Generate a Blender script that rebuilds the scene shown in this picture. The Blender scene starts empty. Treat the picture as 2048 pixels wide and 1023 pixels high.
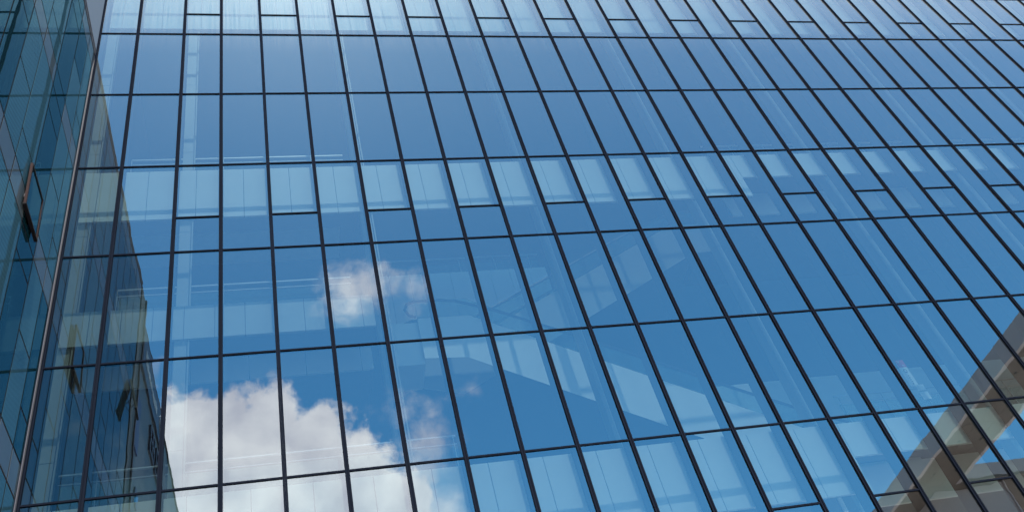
import bpy, bmesh, math, random
from mathutils import Vector, Matrix
R = math.radians
random.seed(7)
sc = bpy.context.scene
C = sc.collection

# ------------------------------------------------------------------ camera
M = 1.4                                    # facade module in metres
Z0 = 32.737                                # height of the upper main transom line
CAMP = Vector((1.407, -18.558, 1.6))
right = Vector((0.9667757, -0.1368967, -0.2158798))
down = Vector((-0.0523280, 0.7206454, -0.6913263))
fwd = Vector((0.2502131, 0.6796540, 0.6895389))
cd = bpy.data.cameras.new('camera'); cam = bpy.data.objects.new('camera', cd); C.objects.link(cam)
mw = Matrix.Identity(4)
for i in range(3):
    mw[i][0] = right[i]; mw[i][1] = -down[i]; mw[i][2] = -fwd[i]; mw[i][3] = CAMP[i]
cam.matrix_world = mw
cd.sensor_width = 36; cd.lens = 36 * 1845.98 / 2048
cd.clip_start = 0.1; cd.clip_end = 3000
sc.camera = cam

# ------------------------------------------------------------------ sun, sky, exposure
SUN_EL, SUN_AZ = R(69), R(6)               # azimuth from -Y towards +X
sdir = Vector((math.sin(SUN_AZ) * math.cos(SUN_EL), -math.cos(SUN_AZ) * math.cos(SUN_EL), math.sin(SUN_EL)))
sl = bpy.data.lights.new('sun', 'SUN'); sl.energy = 5.0; sl.angle = R(0.53); sl.color = (1, .95, .88)
so = bpy.data.objects.new('sun', sl); C.objects.link(so); so.rotation_euler = sdir.to_track_quat('Z', 'Y').to_euler()
so.location = (0, -40, 80)

w = bpy.data.worlds.new('World'); sc.world = w; w.use_nodes = True
nt = w.node_tree; nt.nodes.clear()
N = nt.nodes.new; L = nt.links.new
def mk(nt_, typ, **kw):
    n = nt_.nodes.new(typ)
    for k, v in kw.items(): setattr(n, k, v)
    return n
def setin(n, vals):
    for k, v in vals.items():
        n.inputs[k].default_value = v
    return n
def mathn(nt_, op, a, b=None, clamp=False):
    n = nt_.nodes.new('ShaderNodeMath'); n.operation = op; n.use_clamp = clamp
    for i, v in enumerate((a, b)):
        if v is None: continue
        if isinstance(v, (int, float)): n.inputs[i].default_value = v
        else: nt_.links.new(v, n.inputs[i])
    return n.outputs[0]
sky = mk(nt, 'ShaderNodeTexSky', sky_type='NISHITA', sun_disc=False)
sky.sun_elevation = SUN_EL; sky.sun_rotation = math.pi - SUN_AZ
sky.air_density = 1.0; sky.dust_density = 0.15; sky.ozone_density = 3.0; sky.altitude = 50
skyhsv = mk(nt, 'ShaderNodeHueSaturation'); skyhsv.inputs['Saturation'].default_value = 1.13
skymul = mk(nt, 'ShaderNodeMix', data_type='RGBA', blend_type='MULTIPLY'); skymul.inputs[0].default_value = 1
skymul.inputs[7].default_value = (.66, .94, .93, 1); L(sky.outputs[0], skymul.inputs[6])
L(skymul.outputs[2], skyhsv.inputs['Color'])
tcn = N('ShaderNodeTexCoord'); D = tcn.outputs['Generated']
def dot(v):
    n = mk(nt, 'ShaderNodeVectorMath', operation='DOT_PRODUCT'); L(D, n.inputs[0]); n.inputs[1].default_value = v
    return n.outputs['Value']
c0 = dot((0.0178, -0.809, 0.5875)); e1 = dot((-0.9998, -0.022, 0)); e2 = dot((-0.0129, 0.5874, 0.8092))
c0s = mathn(nt, 'MAXIMUM', c0, 0.05)
px = mathn(nt, 'DIVIDE', e1, c0s); py = mathn(nt, 'DIVIDE', e2, c0s)
P = N('ShaderNodeCombineXYZ'); L(px, P.inputs[0]); L(py, P.inputs[1]); P = P.outputs[0]
def noise(nt_, vec, scale, detail, rough, lac=2.0, dist=0.0, loc=None):
    if loc:
        a = nt_.nodes.new('ShaderNodeVectorMath'); a.operation = 'ADD'; nt_.links.new(vec, a.inputs[0]); a.inputs[1].default_value = loc; vec = a.outputs[0]
    n = nt_.nodes.new('ShaderNodeTexNoise'); n.inputs['Scale'].default_value = scale; n.inputs['Detail'].default_value = detail
    n.inputs['Roughness'].default_value = rough; n.inputs['Lacunarity'].default_value = lac; n.inputs['Distortion'].default_value = dist
    nt_.links.new(vec, n.inputs['Vector']); return n
def blobs(pv, lst):
    out = None
    for (x, y, r) in lst:
        d = mk(nt, 'ShaderNodeVectorMath', operation='DISTANCE'); L(pv, d.inputs[0]); d.inputs[1].default_value = (x, y, 0)
        s = mathn(nt, 'SUBTRACT', r, d.outputs['Value'])
        if out is None: out = s
        else:
            m = mk(nt, 'ShaderNodeMath', operation='SMOOTH_MAX'); L(out, m.inputs[0]); L(s, m.inputs[1]); m.inputs[2].default_value = .006; out = m.outputs[0]
    return out
BIG = [(x, y + .007, r) for x, y, r in [(0.1095, -0.0154, 0.0617), (0.0754, -0.0118, 0.0499), (0.0275, 0.003, 0.0433), (-0.0099, -0.0395, 0.0563), (-0.0515, -0.0649, 0.0558), (-0.0893, -0.0992, 0.0481),
       (0.0567, -0.1083, 0.1348), (0.1497, -0.0668, 0.1066)]]
MID = [(-0.0566, 0.1375, 0.016), (-0.0834, 0.1369, 0.0145), (-0.1054, 0.1375, 0.010), (-0.125, 0.138, 0.005), (-0.0400, 0.1254, 0.010), (-.058, .118, .008)]
WISP = [(-0.120, -0.105, 0.034), (-0.128, -0.0326, 0.020), (-0.1227, -0.0607, 0.023), (-0.1793, 0.0179, -0.004), (-0.1041, -0.0009, 0.006), (0.17, 0.05, .02)]
n1 = noise(nt, P, 17, 9, .62)
n2 = noise(nt, P, 55, 6, .6, loc=(3, 1, 2))
nmix = mathn(nt, 'ADD', mathn(nt, 'MULTIPLY', mathn(nt, 'SUBTRACT', n1.outputs[0], .5), .085), mathn(nt, 'MULTIPLY', mathn(nt, 'SUBTRACT', n2.outputs[0], .5), .018))
def ramp01(v, lo, hi):
    m = mk(nt, 'ShaderNodeMapRange', interpolation_type='SMOOTHSTEP'); L(v, m.inputs[0]); m.inputs[1].default_value = lo; m.inputs[2].default_value = hi
    return m.outputs[0]
dbig = ramp01(mathn(nt, 'ADD', blobs(P, BIG), nmix), -.003, .014)
dmid = mathn(nt, 'MULTIPLY', ramp01(mathn(nt, 'ADD', blobs(P, MID), mathn(nt, 'MULTIPLY', nmix, 1.3)), -.020, .024), .8)
dwis = mathn(nt, 'MULTIPLY', ramp01(mathn(nt, 'ADD', blobs(P, WISP), mathn(nt, 'MULTIPLY', nmix, 1.5)), -.022, .035), .7)
dens = mathn(nt, 'MAXIMUM', mathn(nt, 'MAXIMUM', dbig, dmid), dwis)
front = ramp01(c0, .1, .3)
dens = mathn(nt, 'MULTIPLY', dens, front)
shade = mk(nt, 'ShaderNodeMapRange'); L(noise(nt, P, 14, 7, .55, loc=(7, 2, 5)).outputs[0], shade.inputs[0])
shade.inputs[1].default_value = .35; shade.inputs[2].default_value = .68
ccol = mk(nt, 'ShaderNodeMix', data_type='RGBA'); L(shade.outputs[0], ccol.inputs[0])
ccol.inputs[6].default_value = (5.9, 5.3, 5.9, 1); ccol.inputs[7].default_value = (9.6, 8.4, 8.3, 1)
wm = mk(nt, 'ShaderNodeMix', data_type='RGBA'); L(dens, wm.inputs[0]); L(skyhsv.outputs[0], wm.inputs[6]); L(ccol.outputs[2], wm.inputs[7])
bg = N('ShaderNodeBackground'); bg.inputs[1].default_value = 0.1; L(wm.outputs[2], bg.inputs[0])
wo = N('ShaderNodeOutputWorld'); L(bg.outputs[0], wo.inputs[0])
sc.view_settings.view_transform = 'Standard'; sc.view_settings.look = 'None'; sc.view_settings.gamma = 1
sc.view_settings.exposure = 1.2
sc.cycles.max_bounces = 12; sc.cycles.glossy_bounces = 6; sc.cycles.transparent_max_bounces = 16; sc.cycles.diffuse_bounces = 3
sc.cycles.use_denoising = True
sc.cycles.caustics_reflective = False; sc.cycles.caustics_refractive = False
sc.render.engine = 'CYCLES'

# ------------------------------------------------------------------ materials
def mat(name):
    m = bpy.data.materials.new(name); m.use_nodes = True; t = m.node_tree; t.nodes.clear()
    o = t.nodes.new('ShaderNodeOutputMaterial'); return m, t, o
def pbr(name, col, rough=.6, metal=0, var=.08, scale=3, bump=0, spec=.5, streak=0):
    m, t, o = mat(name)
    b = t.nodes.new('ShaderNodeBsdfPrincipled'); b.inputs['Roughness'].default_value = rough; b.inputs['Metallic'].default_value = metal
    b.inputs['Specular IOR Level'].default_value = spec
    tc = t.nodes.new('ShaderNodeTexCoord'); mp = t.nodes.new('ShaderNodeMapping'); t.links.new(tc.outputs['Object'], mp.inputs[0])
    if streak: mp.inputs['Scale'].default_value = (1, 1, .12)
    n = noise(t, mp.outputs[0], scale, 5, .6)
    h = t.nodes.new('ShaderNodeMix'); h.data_type = 'RGBA'; t.links.new(n.outputs[0], h.inputs[0])
    h.inputs[6].default_value = tuple(c * (1 - var * 2) for c in col) + (1,); h.inputs[7].default_value = tuple(min(1, c * (1 + var * 2)) for c in col) + (1,)
    t.links.new(h.outputs[2], b.inputs['Base Color'])
    if bump:
        bp = t.nodes.new('ShaderNodeBump'); bp.inputs['Strength'].default_value = bump; bp.inputs['Distance'].default_value = .02
        t.links.new(n.outputs[0], bp.inputs['Height']); t.links.new(bp.outputs[0], b.inputs['Normal'])
    t.links.new(b.outputs[0], o.inputs[0]); return m

def glass_main():
    m, t, o = mat('facade_glass')
    geo = t.nodes.new('ShaderNodeNewGeometry'); pos = geo.outputs['Position']
    # slight roller-wave distortion of the panes
    wv = noise(t, pos, .55, 2, .5); wv2 = noise(t, pos, 2.2, 1, .5, loc=(5, 5, 5))
    hgt = mathn(t, 'ADD', mathn(t, 'MULTIPLY', wv.outputs[0], 1.0), mathn(t, 'MULTIPLY', wv2.outputs[0], .12))
    bp = t.nodes.new('ShaderNodeBump'); bp.inputs['Strength'].default_value = 1.0; bp.inputs['Distance'].default_value = .0026
    t.links.new(hgt, bp.inputs['Height'])
    gl = t.nodes.new('ShaderNodeBsdfGlossy'); gl.inputs['Roughness'].default_value = 0.0; gl.inputs['Color'].default_value = GLOSS
    t.links.new(bp.outputs[0], gl.inputs['Normal'])
    tr = t.nodes.new('ShaderNodeBsdfTransparent'); tr.inputs['Color'].default_value = TINT
    fr = t.nodes.new('ShaderNodeFresnel'); fr.inputs['IOR'].default_value = 1.5
    # the fresnel node sees the back face from inside: take the front face IOR for both
    fac = mathn(t, 'ADD', REFL0, mathn(t, 'MULTIPLY', mathn(t, 'MINIMUM', fr.outputs[0], .4), 1.2), True)
    mx = t.nodes.new('ShaderNodeMixShader'); t.links.new(fac, mx.inputs[0]); t.links.new(tr.outputs[0], mx.inputs[1]); t.links.new(gl.outputs[0], mx.inputs[2])
    # rain-washed dust streaks on the highest panes, with a painted haze veil thickening upwards
    mp = t.nodes.new('ShaderNodeMapping'); mp.inputs['Scale'].default_value = (16, 16, .16); t.links.new(pos, mp.inputs[0])
    st = noise(t, mp.outputs[0], 1.6, 4, .7)
    sm = t.nodes.new('ShaderNodeMapRange'); t.links.new(st.outputs[0], sm.inputs[0]); sm.inputs[1].default_value = .38; sm.inputs[2].default_value = .7
    sep = t.nodes.new('ShaderNodeSeparateXYZ'); t.links.new(pos, sep.inputs[0])
    def zr(lo, hi):
        n_ = t.nodes.new('ShaderNodeMapRange'); t.links.new(sep.outputs[2], n_.inputs[0]); n_.inputs[1].default_value = lo; n_.inputs[2].default_value = hi
        return n_.outputs[0]
    haze_veil = mathn(t, 'MULTIPLY', mathn(t, 'POWER', zr(16, 36), 1.7), HAZE)
    top = mathn(t, 'MULTIPLY', mathn(t, 'MULTIPLY', zr(31.5, 37), .20), mathn(t, 'ADD', .15, sm.outputs[0]))
    d = mathn(t, 'ADD', mathn(t, 'ADD', mathn(t, 'MULTIPLY', haze_veil, mathn(t, 'ADD', .8, mathn(t, 'MULTIPLY', sm.outputs[0], .35))), top), mathn(t, 'ADD', .004, mathn(t, 'MULTIPLY', mathn(t, 'MAXIMUM', mathn(t, 'SUBTRACT', mathn(t, 'MINIMUM', fr.outputs[0], .3), .045), 0), .38)))  # last term paints extra haze where panes are seen obliquely
    df0 = t.nodes.new('ShaderNodeBsdfDiffuse'); df0.inputs[0].default_value = (.66, .66, .64, 1)
    gd = t.nodes.new('ShaderNodeBsdfGlossy'); gd.inputs['Roughness'].default_value = .42; gd.inputs[0].default_value = (.7, .7, .68, 1)
    df = t.nodes.new('ShaderNodeMixShader'); df.inputs[0].default_value = .035; t.links.new(df0.outputs[0], df.inputs[1]); t.links.new(gd.outputs[0], df.inputs[2])
    m2 = t.nodes.new('ShaderNodeMixShader'); t.links.new(d, m2.inputs[0]); t.links.new(mx.outputs[0], m2.inputs[1]); t.links.new(df.outputs[0], m2.inputs[2])
    t.links.new(m2.outputs[0], o.inputs[0]); return m
REFL0 = .36
HAZE = .06  # strength of the painted haze veil
GLOSS = (.70, .86, .92, 1)
TINT = (.74, .89, .86, 1)

def glass_wing(name, base, refl, frit, tintg):
    """opaque-backed facade glass; frit = printed horizontal line pattern on the pane"""
    m, t, o = mat(name)
    geo = t.nodes.new('ShaderNodeNewGeometry'); pos = geo.outputs['Position']
    wv = noise(t, pos, .5, 2, .5)
    bp = t.nodes.new('ShaderNodeBump'); bp.inputs['Strength'].default_value = 1.0; bp.inputs['Distance'].default_value = .003
    t.links.new(wv.outputs[0], bp.inputs['Height'])
    gl = t.nodes.new('ShaderNodeBsdfGlossy'); gl.inputs['Roughness'].default_value = 0.004; gl.inputs['Color'].default_value = tintg
    t.links.new(bp.outputs[0], gl.inputs['Normal'])
    df = t.nodes.new('ShaderNodeBsdfDiffuse')
    sep = t.nodes.new('ShaderNodeSeparateXYZ'); t.links.new(pos, sep.inputs[0])
    bn = noise(t, pos, .35, 3, .5, loc=(2, 8, 1))
    if frit:
        s = mathn(t, 'GREATER_THAN', mathn(t, 'FRACT', mathn(t, 'MULTIPLY', sep.outputs[1], 1 / .075)), .5)
        c = t.nodes.new('ShaderNodeMix'); c.data_type = 'RGBA'; t.links.new(s, c.inputs[0])
        c.inputs[6].default_value = tuple(x * .72 for x in base[:3]) + (1,); c.inputs[7].default_value = tuple(min(1, x * 1.3) for x in base[:3]) + (1,)
        base_out = c.outputs[2]
    else:
        rgb = t.nodes.new('ShaderNodeRGB'); rgb.outputs[0].default_value = base; base_out = rgb.outputs[0]
    h = t.nodes.new('ShaderNodeHueSaturation'); t.links.new(base_out, h.inputs['Color'])
    t.links.new(mathn(t, 'ADD', .75, mathn(t, 'MULTIPLY', bn.outputs[0], .5)), h.inputs['Value'])
    t.links.new(h.outputs[0], df.inputs[0])
    fr = t.nodes.new('ShaderNodeFresnel'); fr.inputs['IOR'].default_value = 1.5
    fac = mathn(t, 'ADD', refl, mathn(t, 'MULTIPLY', fr.outputs[0], .35), True)
    mx = t.nodes.new('ShaderNodeMixShader'); t.links.new(fac, mx.inputs[0]); t.links.new(df.outputs[0], mx.inputs[1]); t.links.new(gl.outputs[0], mx.inputs[2])
    t.links.new(mx.outputs[0], o.inputs[0]); return m

MG = glass_main()
M_MULL = pbr('dark_anodised_metal', (.011, .014, .023), .8, .0, .15, 6, spec=.0, streak=1)
M_SEAL = pbr('black_seal', (.008, .008, .010), .7)
M_FIN = pbr('grey_fin_metal', (.03, .036, .045), .6, 0, .1)
M_WHITE = pbr('white_panel', (.78, .79, .78), .55, 0, .03, 1.2)
M_WHITE2 = pbr('off_white_panel', (.48, .50, .50), .6, 0, .05, 1.5)
M_BRIGHT = pbr('bright_white_panel', (.9, .9, .88), .7, 0, .02, 1.2, spec=.2)
M_JOINT = pbr('panel_joint', (.16, .19, .22), .7)
M_CEIL = pbr('dark_ceiling', (.07, .075, .08), .9, 0, .1)
M_CSTRIP = pbr('pale_ceiling_board', (.5, .5, .5), .8, 0, .1)
M_FLOOR = pbr('floor_finish', (.16, .15, .14), .5, 0, .1)
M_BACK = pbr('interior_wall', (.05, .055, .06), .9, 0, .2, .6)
M_STEEL = pbr('brushed_steel', (.55, .55, .56), .3, .8, .05)
M_COL = pbr('column_cladding', (.30, .32, .32), .5, 0, .05, 1)
M_RAILDK = pbr('black_rubber_handrail', (.03, .035, .05), .5)
M_TRIM = pbr('silver_trim', (.115, .11, .13), .7, 0, .06, spec=.15)
M_REDTRIM = pbr('copper_edge', (.035, .018, .018), .8, 0, .1, spec=.05)
M_FRIT = glass_wing('fritted_teal_glass', (.052, .122, .155, 1), .13, True, (.55, .76, .82, 1))
M_CLEAR = glass_wing('clear_teal_glass', (.008, .035, .045, 1), .20, False, (.42, .66, .74, 1))
M_PALE = glass_wing('pale_spandrel_glass', (.11, .135, .15, 1), .15, False, (.6, .72, .8, 1))
M_STILE = pbr('pale_green_stile', (.45, .42, .33), .6)
M_WDARK = pbr('wing_window_frame', (.012, .010, .012), .8, spec=.05)
M_GREYWALL = pbr('grey_metal_cladding', (.13, .15, .17), .55, .1, .12, .5, streak=1)
M_NAVY = pbr('navy_sign_band', (.012, .02, .045), .4)
M_LETTER = pbr('dark_lettering', (.02, .028, .06), .5)
M_WLETTER = pbr('white_lettering', (.55, .58, .62), .5)
M_BLUE = pbr('blue_sign_paint', (.02, .05, .16), .5)
M_TAN = pbr('tan_corner_cladding', (.09, .085, .075), .6)
M_PIER = pbr('slate_corner_panel', (.05, .075, .11), .9, 0, .06, .7, spec=.1, streak=1)
M_CONC = pbr('cream_render', (.60, .46, .44), .8, 0, .06, .5, bump=.15)
M_SOFF = pbr('brown_soffit_board', (.19, .12, .09), .8, 0, .08, .6)
M_SLOT = pbr('soffit_groove', (.05, .04, .03), .9)
M_PAVE = pbr('grey_paving', (.30, .29, .28), .8, 0, .08, .5)
M_RED = pbr('red_banner_print', (.62, .03, .09), .6)
M_BANNER = pbr('white_banner', (.80, .80, .78), .6, 0, .02)
M_BTEXT = pbr('banner_print', (.02, .05, .06), .6)
def glass_clear():
    m, t, o = mat('balustrade_glass')
    gl = t.nodes.new('ShaderNodeBsdfGlossy'); gl.inputs['Roughness'].default_value = .02; gl.inputs[0].default_value = (.8, .9, .9, 1)
    tr = t.nodes.new('ShaderNodeBsdfTransparent'); tr.inputs[0].default_value = (.80, .90, .90, 1)
    df = t.nodes.new('ShaderNodeBsdfDiffuse'); df.inputs[0].default_value = (.35, .55, .55, 1)
    mx = t.nodes.new('ShaderNodeMixShader'); mx.inputs[0].default_value = .08; t.links.new(tr.outputs[0], mx.inputs[1]); t.links.new(gl.outputs[0], mx.inputs[2])
    m2 = t.nodes.new('ShaderNodeMixShader'); m2.inputs[0].default_value = .12; t.links.new(mx.outputs[0], m2.inputs[1]); t.links.new(df.outputs[0], m2.inputs[2])
    t.links.new(m2.outputs[0], o.inputs[0]); return m
M_BAL = glass_clear()

# ------------------------------------------------------------------ helpers
def empty(name, label=None, cat=None, loc=(0, 0, 0), group=None):
    o = bpy.data.objects.new(name, None); C.objects.link(o); o.location = loc
    if label: o['label'] = label
    if cat: o['category'] = cat
    if group: o['group'] = group
    return o
def link(name, bm, mats, parent=None, loc=None):
    me = bpy.data.meshes.new(name); bm.to_mesh(me); bm.free()
    for m in (mats if isinstance(mats, (list, tuple)) else [mats]): me.materials.append(m)
    o = bpy.data.objects.new(name, me); C.objects.link(o)
    if parent: o.parent = parent
    if loc: o.location = loc
    return o
def box(bm, x0, x1, y0, y1, z0, z1, mi=0):
    v = [bm.verts.new(p) for p in ((x0, y0, z0), (x1, y0, z0), (x1, y1, z0), (x0, y1, z0), (x0, y0, z1), (x1, y0, z1), (x1, y1, z1), (x0, y1, z1))]
    for f in ((0, 3, 2, 1), (4, 5, 6, 7), (0, 1, 5, 4), (1, 2, 6, 5), (2, 3, 7, 6), (3, 0, 4, 7)):
        fc = bm.faces.new([v[i] for i in f]); fc.material_index = mi
def B(): return bmesh.new()
def boxobj(name, m, parent, *b):
    bm = B(); box(bm, *b); return link(name, bm, m, parent)
def prism(bm, pts, y0, y1, mi=0, axis='y'):
    """polygon in XZ (axis y), extruded"""
    def P3(a, b, c):
        return (a, c, b) if axis == 'y' else (c, a, b)
    f0 = [bm.verts.new(P3(a, b, y0)) for a, b in pts]; f1 = [bm.verts.new(P3(a, b, y1)) for a, b in pts]
    n = len(pts)
    fs = [bm.faces.new(f0), bm.faces.new(f1[::-1])] + [bm.faces.new((f0[i], f1[i], f1[(i + 1) % n], f0[(i + 1) % n])) for i in range(n)]
    for f in fs: f.material_index = mi
def tube(bm, pts, r, seg=8, mi=0):
    rings = []
    for i, p in enumerate(pts):
        p = Vector(p)
        t = (Vector(pts[min(i + 1, len(pts) - 1)]) - Vector(pts[max(i - 1, 0)])).normalized()
        up = Vector((0, 1, 0)) if abs(t.y) < .9 else Vector((0, 0, 1))
        a = t.cross(up).normalized(); b = t.cross(a).normalized()
        rings.append([bm.verts.new(p + a * math.cos(2 * math.pi * k / seg) * r + b * math.sin(2 * math.pi * k / seg) * r) for k in range(seg)])
    for i in range(len(rings) - 1):
        for k in range(seg):
            f = bm.faces.new((rings[i][k], rings[i][(k + 1) % seg], rings[i + 1][(k + 1) % seg], rings[i + 1][k])); f.material_index = mi
    bm.faces.new(rings[0]); bm.faces.new(rings[-1][::-1])
X = lambda u: u * M
Zv = lambda v: Z0 - v * M

# ------------------------------------------------------------------ ground
bm = B(); box(bm, -400, 400, -400, 400, -.3, 0); g = link('plaza', bm, M_PAVE); g['kind'] = 'structure'

# ------------------------------------------------------------------ the glass building
bld = empty('glass_building', 'tall blue glass curtain wall building with dark mullions filling most of the view', 'building', (10, 0, 0))
bld_off = Vector((10, 0, 0))
def part(name, bm, m, parent=bld):
    o = link(name, bm, m, parent)
    if parent is bld: o.location = -bld_off
    return o
ROWS = [-8.18, -5.45, -2.7179, 0, 2.7179, 5.4512, 8.1828, 10.9242, 13.6138, 16.34, 19.07]
SPAN = {(-2.7179, 0): -1.01, (5.4512, 8.1828): 7.16, (13.6138, 16.34): 15.30, }
SUBV = {2: -1.01, 5: 7.16, 8: 15.30}       # row index -> height of the short rail
US = [-2.925, -2.035, -.9177] + list(range(0, 31))
MW, MP = .104, .043                        # mullion width and projection
ztop, zbot = Zv(-5.4), Zv(18.2)
for u in US:
    bm = B(); x = X(u)
    w_ = MW if u > -2.9 else .07
    # outer cap: two strips with a groove between them, in lengths with thin joints
    zj = [zbot]
    z = zbot + (2.2 + (u * 1.7) % 2.4)
    while z < ztop: zj.append(z); z += 5.7
    zj.append(ztop)
    for a, b in zip(zj, zj[1:]):
        box(bm, x - w_ / 2, x - .012, -MP, -.002, a, b - .012)
        box(bm, x + .012, x + w_ / 2, -MP, -.002, a, b - .012)
    box(bm, x - .0115, x + .0115, -MP + .02, -.003, zbot, ztop)
    mo = part('mullion', bm, M_MULL)
    bm = B(); box(bm, x - .035, x + .035, .002, .50, zbot, ztop)
    f = link('inner_fin', bm, M_FIN, mo)
for r in range(2, 10):
    bm = B(); z = Zv(ROWS[r])
    for a, b in zip(US, US[1:]):
        wa = MW / 2 if a > -2.9 else .035
        box(bm, X(a) + wa + .001, X(b) - MW / 2 - .001, -.030, -.002, z - .024, z + .021)
        box(bm, X(a) + .036, X(b) - .036, .002, .035, z - .02, z + .018)
    part('transom', bm, M_MULL)
bays = list(zip(US, US[1:]))
for r, v in SUBV.items():
    for k, (a, b) in enumerate(bays):
        if a >= 0 and int(a) % 2 == 0 or a < -2.9 or (a > -2 and a < 0) is False and a < 0: continue
        if a < 0 and not (-1 < a < 0): continue
        bm = B(); z = Zv(v)
        box(bm, X(a) + MW / 2 + .001, X(b) - MW / 2 - .001, -.030, -.002, z - .024, z + .021)
        box(bm, X(a) + .036, X(b) - .036, .002, .035, z - .02, z + .018)
        part('window_rail', bm, M_MULL)
# panes
def project(p):
    c = Vector(p) - CAMP; zc = c.dot(fwd)
    return (1024 + 1846 * c.dot(right) / zc, 511.5 + 1846 * c.dot(down) / zc)
panes = []
for r in range(1, 9):
    for a, b in bays:
        segs = [(ROWS[r], ROWS[r + 1])]
        if r in SUBV and ((a >= 0 and int(a) % 2 == 1) or (-1 < a < 0)): segs = [(ROWS[r], SUBV[r]), (SUBV[r], ROWS[r + 1])]
        for v0, v1 in segs: panes.append((a, b, v0, v1))
def area(p):
    a, b, v0, v1 = p
    n = 0
    q = [project((X(a), 0, Zv(v0))), project((X(b), 0, Zv(v0))), project((X(b), 0, Zv(v1))), project((X(a), 0, Zv(v1)))]
    A = abs(sum(q[i][0] * q[(i + 1) % 4][1] - q[(i + 1) % 4][0] * q[i][1] for i in range(4))) / 2
    ins = 0
    for i in range(6):
        for j in range(6):
            s, t_ = (i + .5) / 6, (j + .5) / 6
            x_, y_ = project((X(a + (b - a) * s), 0, Zv(v0 + (v1 - v0) * t_)))
            ins += 0 <= x_ <= 2048 and 0 <= y_ <= 1023
    return A * ins / 36
panes.sort(key=area, reverse=True)
def pane_geo(bm, p):
    a, b, v0, v1 = p
    x0, x1, z0, z1 = X(a) + .01, X(b) - .01, Zv(v1) + .008, Zv(v0) - .008
    tx, tz = random.gauss(0, .0016), random.gauss(0, .0014)      # each pane sits a hair out of true
    vs = []
    for xx, zz in ((x0, z0), (x1, z0), (x1, z1), (x0, z1)):
        vs.append(bm.verts.new((xx, (xx - (x0 + x1) / 2) * tx + (zz - (z0 + z1) / 2) * tz * .5, zz)))
    bm.faces.new(vs)
for p in panes[:100]:
    bm = B(); pane_geo(bm, p); part('glass_pane', bm, MG)
bm = B()
for p in panes[100:]: pane_geo(bm, p)
o = part('glass_panes', bm, MG); o['kind'] = 'stuff'

# corner pier left of the facade, above the wing
bm = B()
for k in range(4):
    box(bm, -7.5 + k * .85, -7.5 + k * .85 + .84, -.02, .25, 25, ztop)
part('corner_panel', bm, M_PIER)

# floors -------------------------------------------------------------
def rail(parent, x0, x1, y, zf, h=1.15, step=2.8, mid=True):
    bm = B()
    box(bm, x0, x1, y - .025, y + .025, zf + h - .04, zf + h)
    if mid: box(bm, x0, x1, y - .014, y + .014, zf + h * .78 - .012, zf + h * .78 + .012)
    for k in range(math.ceil(x0 / M), math.floor(x1 / M) + 1):
        box(bm, k * M - .008, k * M + .008, y - .02, y + .02, zf, zf + h - .0405)
    r_ = link('handrail', bm, M_STEEL, parent)
    bm = B(); box(bm, x0 + .05, x1 - .05, y - .006, y + .006, zf + .08, zf + h * .74)
    link('balustrade_glass', bm, M_BAL, parent)
def fascia(parent, u0, u1, y, va, vb, name='fascia_panel', pw=1.0, off=.45, m=M_WHITE, th=.06):
    """a run of white panels with open joints over a dark backing"""
    bm = B(); k = math.floor(u0 - off) - 1
    edges = [u0]
    e = off + math.floor((u0 - off) / pw) * pw
    while e < u1:
        if e > u0 + .05 and e < u1 - .05: edges.append(e)
        e += pw
    edges.append(u1)
    g_ = .009
    for a, b in zip(edges, edges[1:]):
        box(bm, X(a) + g_, X(b) - g_, y, y + th, Zv(vb), Zv(va), 0)
    box(bm, X(u0) + .02, X(u1) - .02, y + th + .002, y + th + .05, Zv(vb) + .01, Zv(va) - .01, 1)
    return link(name, bm, [m, M_JOINT], parent)
def slab(u0, u1, y0, y1, vt, th=.35):
    bm = B(); box(bm, X(u0), X(u1), y0, y1, Zv(vt) - th + .0, Zv(vt) - .03, 0); box(bm, X(u0), X(u1), y0, y1, Zv(vt) - .028, Zv(vt) - .002, 1)
    s_ = part('floor_slab', bm, [M_CEIL, M_FLOOR]); return s_
Y0 = .56
def sub(o, parent):      # geometry is in world coordinates: counter the parent chain (the part already carries it)
    return o
# floor above the frame
s4 = slab(-2.85, 30, Y0 + .12, 1.0, -2.9)
fascia(s4, -2.85, 30, Y0, -2.9, -.95)
fascia(s4, -2.85, 30, Y0, -5.35, -2.93, 'sun_block_panel')  # fascia carried up, added to block sun from the inner gallery
# level 1
s1 = slab(-2.85, 2.95, Y0 + .12, 9.0, 5.12)
fascia(s1, -2.85, 12.6, Y0, 5.12, 6.72)
rail(s1, X(-2.0), X(2.75), 1.0, Zv(5.12))
bm = B(); box(bm, X(-2.3), X(2.6), 2.9, 4.3, Zv(5.12) - .41, Zv(5.12) - .352); link('ceiling_board', bm, M_CSTRIP, s1)
s1b = slab(2.95, 12.6, Y0 + .12, 1.5, 5.12)
s1c = slab(12.6, 30, Y0 + .12, 7.0, 5.12)
fascia(s1c, 12.6, 30, Y0, 5.12, 6.0)
fascia(s1c, 12.6, 30, 2.1, 5.40, 6.22, 'inner_fascia', 1.0, .1, M_WHITE)
rail(s1c, X(12.2), X(30), 1.0, Zv(5.12))
# inner gallery across the void
s1d = slab(3.3, 8.35, 6.15, 10, 4.95)
fascia(s1d, 3.4, 8.3, 6.0, 4.95, 6.85, 'fascia_panel', .55, .1, M_BRIGHT)
rail(s1d, X(3.4), X(8.3), 6.4, Zv(4.95), mid=False)
bm = B(); box(bm, X(3.4), X(8.3), 9.5, 9.6, Zv(4.7), Zv(3.2)); link('shopfront_band', bm, pbr('faded_red_band', (.35, .16, .17), .7), s1d)
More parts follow.
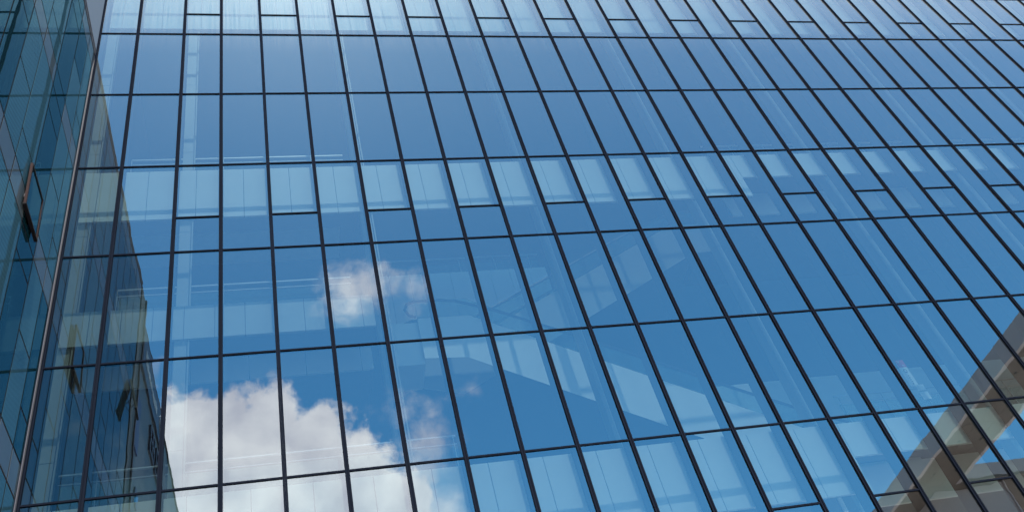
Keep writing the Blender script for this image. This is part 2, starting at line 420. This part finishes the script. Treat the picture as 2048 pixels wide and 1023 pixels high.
# level 2
s2 = slab(-2.85, 2.95, Y0 + .12, 9.0, 9.26)
fascia(s2, -2.85, 2.9, Y0 + .02, 9.26, 10.10, 'fascia_panel', .56, .42, M_WHITE2)
fascia(s2, -2.85, 2.9, 2.4, 9.53, 10.12, 'inner_fascia', .56, .42)
rail(s2, X(-2.0), X(2.55), 1.0, Zv(9.26))
# landing block at the head of the escalators
bm = B(); box(bm, X(3.36), X(3.97), 2.4, 3.6, Zv(10.12), Zv(8.95), 0); 
box(bm, X(3.975), X(4.95), 2.5, 3.55, Zv(9.28), Zv(8.95), 0)
link('landing', bm, [M_WHITE], s2)
# level 3
s3 = slab(-2.85, 30, Y0 + .12, 9.0, 13.5)
fascia(s3, -2.85, 11.4, Y0, 13.5, 15.0)
fascia(s3, 11.4, 30, Y0, 13.5, 14.25)
fascia(s3, 11.4, 30, 2.1, 13.85, 14.75, 'inner_fascia', 1.0, .1, M_WHITE)
rail(s3, X(-2.6), X(4.2), 1.0, Zv(13.5), 1.2)
rail(s3, X(11.9), X(30), 1.0, Zv(13.5), 1.2)
# soffit boards give the undersides some relief
# columns ------------------------------------------------------------
for u in (-2.72, -.72, 3.06, 7.03, 11.05, 15.05, 19.05, 23.05, 27.05):
    bm = B(); w_ = .2 if u < 5 else .14
    yc = .85
    for k in range(9):
        a = Zv(18) + k * 3.82
        box(bm, X(u) - w_, X(u) + w_ * .55, yc - .2, yc + .2, a, a + 3.80)
    box(bm, X(u) + w_ * .55 + .03, X(u) + w_ * .55 + .07, yc - .24, yc - .2, zbot, ztop)
    box(bm, X(u) - w_ + .01, X(u) + w_ * .5, yc - .18, yc + .18, zbot, ztop)
    part('column', bm, M_COL)
# back wall and interior partitions
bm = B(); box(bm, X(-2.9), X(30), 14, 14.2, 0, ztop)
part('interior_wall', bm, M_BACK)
bm = B()
for a, b in ((10.9, 14.6), (14.65, 18.5), (18.55, 30)): box(bm, X(a), X(b), 5.0, 5.15, Zv(13.3), Zv(10.05))
part('partition_wall', bm, M_WHITE2)
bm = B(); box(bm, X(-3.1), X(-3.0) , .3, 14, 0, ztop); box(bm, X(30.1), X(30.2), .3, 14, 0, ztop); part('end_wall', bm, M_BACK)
bm = B(); box(bm, X(-5.3), X(30.3), .26, 14.4, ztop, ztop + .5); part('roof', bm, M_PIER)
# everything under the slabs was built in world coordinates while the slab carries the offset of its parent: nothing to undo

# ------------------------------------------------------------------ escalators
def escalator(name, label, u0, v0, u1, v1, y0, y1, th, clad):
    """(u0,v0) upper deck end, (u1,v1) lower deck end, in modules"""
    e = empty(name, label, 'escalator', (X((u0 + u1) / 2), (y0 + y1) / 2, Zv(max(v0, v1))), 'escalators crossing the atrium')
    def P_(u, v): return (X(u), Zv(v))
    s = (v1 - v0) / (u1 - u0); du = 1.15 * (1 if u1 > u0 else -1); flip = 1 if u1 > u0 else -1
    dk = .55                     # truss depth / balustrade height in modules
    def lift(p, d): return (p[0], p[1] + d * M)
    top = [P_(u0 - du, v0), P_(u0, v0), P_(u1, v1), P_(u1 + du, v1)]
    bot = [P_(u0 - du, v0 + th - .22), P_(u0 - .25 * flip, v0 + th - .16), P_(u1 - .2 * flip, v1 + th - .12), P_(u1 + du, v1 + .8)]
    off = Vector(e.location)
    def add(nm, bm, m):
        o = link(nm, bm, m, e); o.location = -off; return o
    bm = B()
    near = top + bot[::-1]; far = top + [(p[0], p[1] + .75 * M) for p in bot[::-1]]
    f0 = [bm.verts.new((a, y0, b)) for a, b in near]; f1 = [bm.verts.new((a, y1, b)) for a, b in far]
    bm.faces.new(f0); bm.faces.new(f1[::-1])
    for i in range(8): bm.faces.new((f0[i], f1[i], f1[(i + 1) % 8], f0[(i + 1) % 8]))
    bmesh.ops.recalc_face_normals(bm, faces=bm.faces); add('truss', bm, clad)
    # steps on top of the deck
    bm = B(); n = 22
    for k in range(n):
        t0, t1 = k / n, (k + 1) / n
        x0, x1 = sorted((top[1][0] + (top[2][0] - top[1][0]) * t0, top[1][0] + (top[2][0] - top[1][0]) * t1))
        zc = max(top[1][1] + (top[2][1] - top[1][1]) * t0, top[1][1] + (top[2][1] - top[1][1]) * t1)
        box(bm, x0 + .002, x1 - .002, y0 + .12, y1 - .12, zc - .28, zc - .08)
    add('steps', bm, M_FIN)
    for yy in (y0 + .05, y1 - .05):
        pl = [lift(top[0], .05), lift(top[1], .05), lift(top[2], .05), lift(top[3], .05)]
        pu = [lift(top[0], dk), lift((top[1][0], top[1][1]), dk), lift(top[2], dk), lift(top[3], dk)]
        bm = B()
        for i in range(3):
            prism(bm, [pl[i], pl[i + 1], pu[i + 1], pu[i]], yy - .006, yy + .006)
        bmesh.ops.recalc_face_normals(bm, faces=bm.faces); add('balustrade', bm, M_BAL)
        # handrail with rounded ends
        pts = []
        for (a, b) in ((0, 1), (1, 2), (2, 3)):
            for t in (0, .25, .5, .75): pts.append((pu[a][0] + (pu[b][0] - pu[a][0]) * t, yy, pu[a][1] + (pu[b][1] - pu[a][1]) * t))
        pts.append((pu[3][0], yy, pu[3][1]))
        for _ in range(2):
            pts = [pts[0]] + [tuple((pts[i - 1][k] + 2 * pts[i][k] + pts[i + 1][k]) / 4 for k in range(3)) for i in range(1, len(pts) - 1)] + [pts[-1]]
        def cap(px_, pz_, sgn):
            rr = dk * M * .42
            return [(px_ + sgn * rr * math.sin(a), yy, pz_ - rr + rr * math.cos(a)) for a in (R(45), R(90), R(135), R(175))]
        sg0 = -flip
        pts = cap(pu[0][0], pu[0][1], sg0)[::-1] + pts + cap(pu[3][0], pu[3][1], -sg0)
        bm = B(); tube(bm, pts, .045); add('handrail', bm, M_RAILDK)
    return e
escalator('escalator', 'lower white escalator behind the glass, sloping down to the right, seen from below', 5.1, 8.98, 12.6, 13.4, 2.2, 3.2, 1.32, M_WHITE)
escalator('escalator', 'escalator behind the glass rising to the right towards the upper gallery', 11.6, 5.1, 4.7, 9.0, 3.9, 4.9, 1.3, M_COL)

# ------------------------------------------------------------------ hanging banner and notices
def flat(bm, uc, vc, w_, h_, y, th=.012, mi=0):
    box(bm, X(uc) - w_ / 2, X(uc) + w_ / 2, y - th, y, Zv(vc) - h_ / 2, Zv(vc) + h_ / 2, mi)
bn = empty('banner', 'narrow vertical banner with red top and white lower part behind the glass at right', 'banner', (X(13.98), 1.15, Zv(12.2)))
def badd(nm, bm, m, par=bn):
    o = link(nm, bm, m, par)
    if par is bn: o.location = -bn.location
    return o
bm = B(); flat(bm, 13.98, 12.21, .27, .88, 1.15); pb = badd('banner_cloth', bm, M_BANNER)
bm = B(); flat(bm, 13.98, 11.92, .272, .27, 1.137, .003); badd('red_header', bm, M_RED, pb)
def text_mesh(cu, m):
    t_ = bpy.data.objects.new('text_source', cu); C.objects.link(t_)
    bpy.context.view_layer.update()
    me = bpy.data.meshes.new_from_object(t_.evaluated_get(bpy.context.evaluated_depsgraph_get()))
    bpy.data.objects.remove(t_); me.materials.clear(); me.materials.append(m); me.name = 'lettering'
    o = bpy.data.objects.new('lettering', me); C.objects.link(o); return o
def text(body, size, loc, m, parent, rot=(math.pi / 2, 0, 0), ext=.002):
    cu = bpy.data.curves.new('lettering', 'FONT'); cu.body = body; cu.size = size; cu.align_x = 'CENTER'; cu.align_y = 'CENTER'; cu.extrude = ext
    o = text_mesh(cu, m)
    o.parent = parent; o.location = loc; o.rotation_euler = rot; return o
text('2F', .10, (X(13.98) - .06, 1.131, Zv(11.92) + .07), M_BANNER, pb)
text('F1', .08, (X(13.98) + .06, 1.131, Zv(11.92) - .08), M_BANNER, pb)
text('Q', .17, (X(13.98), 1.134, Zv(12.12)), M_BTEXT, pb)
bm = B()
for k in range(5):
    zz = Zv(12.24) - k * .075
    flat(bm, 13.98, (Z0 - zz) / M, .05, .008, 1.137, .003); flat(bm, 13.98, (Z0 - zz + .02) / M, .065, .008, 1.137, .003); flat(bm, 13.985, (Z0 - zz + .012) / M, .008, .05, 1.1365, .003)
badd('small_characters', bm, M_BTEXT, pb)
for vc, h_, lb in ((12.66, .20, 'upper small white notice board under the banner behind the glass'), (12.87, .27, 'lower white notice board just above the transom under the banner')):
    bm = B(); flat(bm, 13.965, vc, .27, h_, 1.0 + .012 - .045); o = link('notice_board', bm, M_BANNER)
    o['label'] = lb; o['category'] = 'notice board'; o['group'] = 'notice boards under the banner'

# ------------------------------------------------------------------ teal wing at the left
WX = -4.14
wing = empty('teal_glass_wing', 'teal glass wing with staggered panels meeting the blue curtain wall at the left edge', 'building', (WX - 3, -8, 0))
def wadd(nm, bm, m, par=wing):
    o = link(nm, bm, m, par)
    if par is wing: o.location = -wing.location
    return o
WT = 31.45
YJ = [-.16, -.9, -1.95, -3.15, -4.4, -5.5, -6.6, -7.65, -8.75, -9.9, -11.3]
ZB = [2.6, 8.2, 13.75, 19.25, 24.85, 30.35]     # pale strips begin here
random.seed(3)
kinds = ['F', 'F', 'C', 'F', 'F', 'C', 'C', 'C', 'C', 'C']
gap = .032
low_bm = B()
for k, (ya, yb) in enumerate(zip(YJ, YJ[1:])):
    zc = .2
    stag = (k % 3) * 1.35
    cuts = sorted(set([.2, WT - .25] + [z for z in ZB] + [z + .85 for z in ZB] + [z + 1.9 + stag for z in ZB if z + 1.9 + stag < WT - .4]))
    for a, b in zip(cuts, cuts[1:]):
        if b - a < .15: continue
        zm = (a + b) / 2
        pale = any(z <= zm < z + .85 for z in ZB)
        kd = 'P' if pale and k not in (2,) else kinds[k]
        if not pale and random.random() < .12: kd = 'C' if kd == 'F' else kd
        if b < 13:
            box(low_bm, WX - .0075, WX + .004, yb + gap, ya - gap, a + gap, b - gap, 'FCP'.index(kd)); continue
        bm = B(); box(bm, WX - .0075, WX + .004, yb + gap, ya - gap, a + gap, b - gap)
        wadd({'F': 'fritted_glass', 'C': 'clear_glass', 'P': 'spandrel_glass'}[kd], bm, {'F': M_FRIT, 'C': M_CLEAR, 'P': M_PALE}[kd])
lo = wadd('glass_panels', low_bm, [M_FRIT, M_CLEAR, M_PALE]); lo['kind'] = 'stuff'
bm = B(); box(bm, WX - .12, WX - .008, -11.3, -.162, 0.2, WT - .26); wadd('glazing_frame', bm, M_REDTRIM)
bm = B(); box(bm, WX - .06, WX + .012, -.10, -.004 - .055, .1, WT - .3); wadd('corner_trim', bm, M_TRIM)
bm = B(); box(bm, WX - .3, WX + .02, -.055, -.0, .1, WT - .3); box(bm, WX - .3, WX - .065, -.158, -.1, .1, WT - .3); wadd('corner_seal', bm, M_SEAL)
bm = B(); box(bm, WX - .30, WX + .035, -11.3, -.06, WT - .06, WT); box(bm, WX - .02, WX + .02, -11.3, -.06, WT - .245, WT - .061); wadd('parapet_coping', bm, M_TRIM)
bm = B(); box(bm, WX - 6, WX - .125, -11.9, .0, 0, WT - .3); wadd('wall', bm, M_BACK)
bm = B(); box(bm, WX - .2, WX + .03, -12.2, -11.31, 0, WT - .2, 0); box(bm, WX - .1, WX + .08, -12.32, -12.201, 0, WT - .1, 1); wadd('corner_pier', bm, [M_TAN, M_TRIM])
# open awning windows of the wing
def awning(ya, yb, zt, zb, ang, stile=None, par=wing):
    stile = stile or M_REDTRIM
    h = zt - zb
    bm = B()
    dx, dz = math.sin(ang), -math.cos(ang)
    def q(s, o_): return (WX + .03 + dx * s + math.cos(ang) * o_, zt + dz * s + math.sin(ang) * o_)
    t = .055
    prof = [q(0, 0), q(h, 0), q(h, t), q(0, t)]
    # frame: two stiles and two rails, glass between
    def slabp(y0_, y1_, s0, s1, o0, o1, mi):
        a = [q(s0, o0), q(s1, o0), q(s1, o1), q(s0, o1)]
        f0 = [bm.verts.new((p[0], y0_, p[1])) for p in a]; f1 = [bm.verts.new((p[0], y1_, p[1])) for p in a]
        fs = [bm.faces.new(f0), bm.faces.new(f1[::-1])] + [bm.faces.new((f0[i], f1[i], f1[(i + 1) % 4], f0[(i + 1) % 4])) for i in range(4)]
        for f in fs: f.material_index = mi
    slabp(ya, ya + .05, 0, h, 0, t, 1); slabp(yb - .05, yb, 0, h, 0, t, 1)
    slabp(ya + .051, yb - .051, 0, .05, 0, t, 0); slabp(ya - .003, yb + .003, h - .045, h + .008, -.01, t + .012, 0)
    slabp(ya + .051, yb - .051, .051, h - .061, .02, .035, 2)
    bmesh.ops.recalc_face_normals(bm, faces=bm.faces)
    o = wadd('awning_window', bm, [M_WDARK, stile, M_CLEAR])
    bm = B()
    for yy in (ya + .12, yb - .12):
        e_ = q(h * .55, 0)
        tube(bm, [(WX - .0, yy, zt - h * .75), (e_[0], yy, e_[1])], .012, 6)
    link('stay_arm', bm, M_TRIM, o)
awning(-3.50, -2.30, 20.95, 19.45, R(1.4))
awning(-11.25, -10.6, 25.7, 24.2, R(10), M_STILE)

# sign wall beyond the wing (its reflection shows in the facade)
sw = empty('sign_wall_building', 'grey block with dark sign band and lettering, mirrored beside the teal wing', 'building', (WX - 4, -28, 0))
def sadd(nm, bm, m):
    o = link(nm, bm, m, sw); o.location = -sw.location; return o
bm = B()
for k in range(14):
    ya = -12.33 - k * 2.4; box(bm, WX - .3, WX - .05, ya - 2.39, ya, 0, 30.2)
box(bm, WX - 7, WX - .32, -46, -12.33, 0, 30.1)
sadd('wall', bm, M_GREYWALL)
bm = B(); box(bm, WX - .6, WX, -46, -12.33, 30.2, 30.36); sadd('coping', bm, M_WDARK)
bm = B(); box(bm, WX - .048, WX + .04, -19.4, -12.6, 28.3, 30.0); sadd('sign_band', bm, M_NAVY)
def stxt(body, size, y, z, m, ext=.012):
    cu = bpy.data.curves.new('lettering', 'FONT'); cu.body = body; cu.size = size; cu.align_x = 'CENTER'; cu.align_y = 'CENTER'; cu.extrude = ext
    o = text_mesh(cu, m)
    o.parent = sw; o.location = Vector((WX + .055, y, z)) - Vector(sw.location); o.rotation_euler = (math.pi / 2, 0, math.pi / 2)
stxt('O', 1.3, -18.4, 29.15, M_WLETTER)
bm = B()
random.seed(11)
for k in range(16):
    y = -13.2 - k * .26
    box(bm, WX + .042, WX + .055, y - .17, y, 29.0 + random.uniform(-.05, .05), 29.35 + random.uniform(-.1, .1))
sadd('small_lettering', bm, M_WLETTER)
bm = B()
for k, y in enumerate((-16.2, -18.0, -19.9, -22.0, -24.2)):
    z = 27.0 + (.1 * (k % 2)); s = 1.25
    for (a, b, c, d) in ((0, 1, .9, 1), (0, 1, .45, .55), (0, 1, 0, .1), (0, .12, .1, .9), (.88, 1, .1, .9), (.45, .55, .1, .9)):
        if (k + int(a * 10)) % 4 == 3: continue
        box(bm, WX - .048, WX + .03 + .003 * (int(a * 7 + c * 5) % 5), y - s * b, y - s * a, z + s * c - .6, z + s * d - .6)
sadd('large_characters', bm, M_LETTER)
bm = B(); box(bm, WX - .048, WX + .01, -13.5, -12.7, 24.2, 26.6); box(bm, WX - .048, WX + .01, -14.0, -13.6, 22.0, 22.9); sadd('blue_emblem', bm, M_BLUE)

# ------------------------------------------------------------------ elevated portal behind the camera, seen mirrored at lower right
pt = empty('elevated_portal', 'cream elevated portal with brown soffit mirrored in the lower right panes', 'building', (38, -20, 0))
def padd(nm, bm, m):
    o = link(nm, bm, m, pt); o.location = -pt.location; return o
bm = B()
for k in range(12):
    ya = -6 - k * 3.0
    box(bm, 36.0, 36.25, ya - 2.99, ya, 24.02, 25.1)
    if k < 6: box(bm, 39.35, 39.6, ya - 2.99, ya, 24.02, 25.1)
padd('fascia', bm, M_CONC)
bm = B()
for k in range(12):
    ya = -6 - k * 3.0
    x1 = 39.34 if ya > -21.5 else 47.0
    for j in range(3):
        xa = 36.26 + (x1 - 36.26) * j / 3; xb = 36.26 + (x1 - 36.26) * (j + 1) / 3
        box(bm, xa, xb - .02, ya - 2.98, ya, 24.03, 24.15, 0)
    for j in range(2): box(bm, 37 + j * 1.4, 37.12 + j * 1.4, ya - 1.6, ya - 1.45, 23.99, 24.028, 1)
padd('soffit', bm, [M_SOFF, M_SLOT])
bm = B(); box(bm, 36.3, 39.3, -42, -6, 24.2, 25.0); box(bm, 39.3, 47, -42, -24, 24.2, 25.0); padd('deck', bm, M_CONC)
bm = B(); box(bm, 38.2, 42.5, -27.5, -24.7, 0, 24.0); box(bm, 42.52, 42.62, -27.5, -24.6, 0, 24.0); padd('pier', bm, M_CONC)
bm = B(); box(bm, 37, 40, -7.4, -6.2, 0, 24.0); padd('pier', bm, M_CONC)
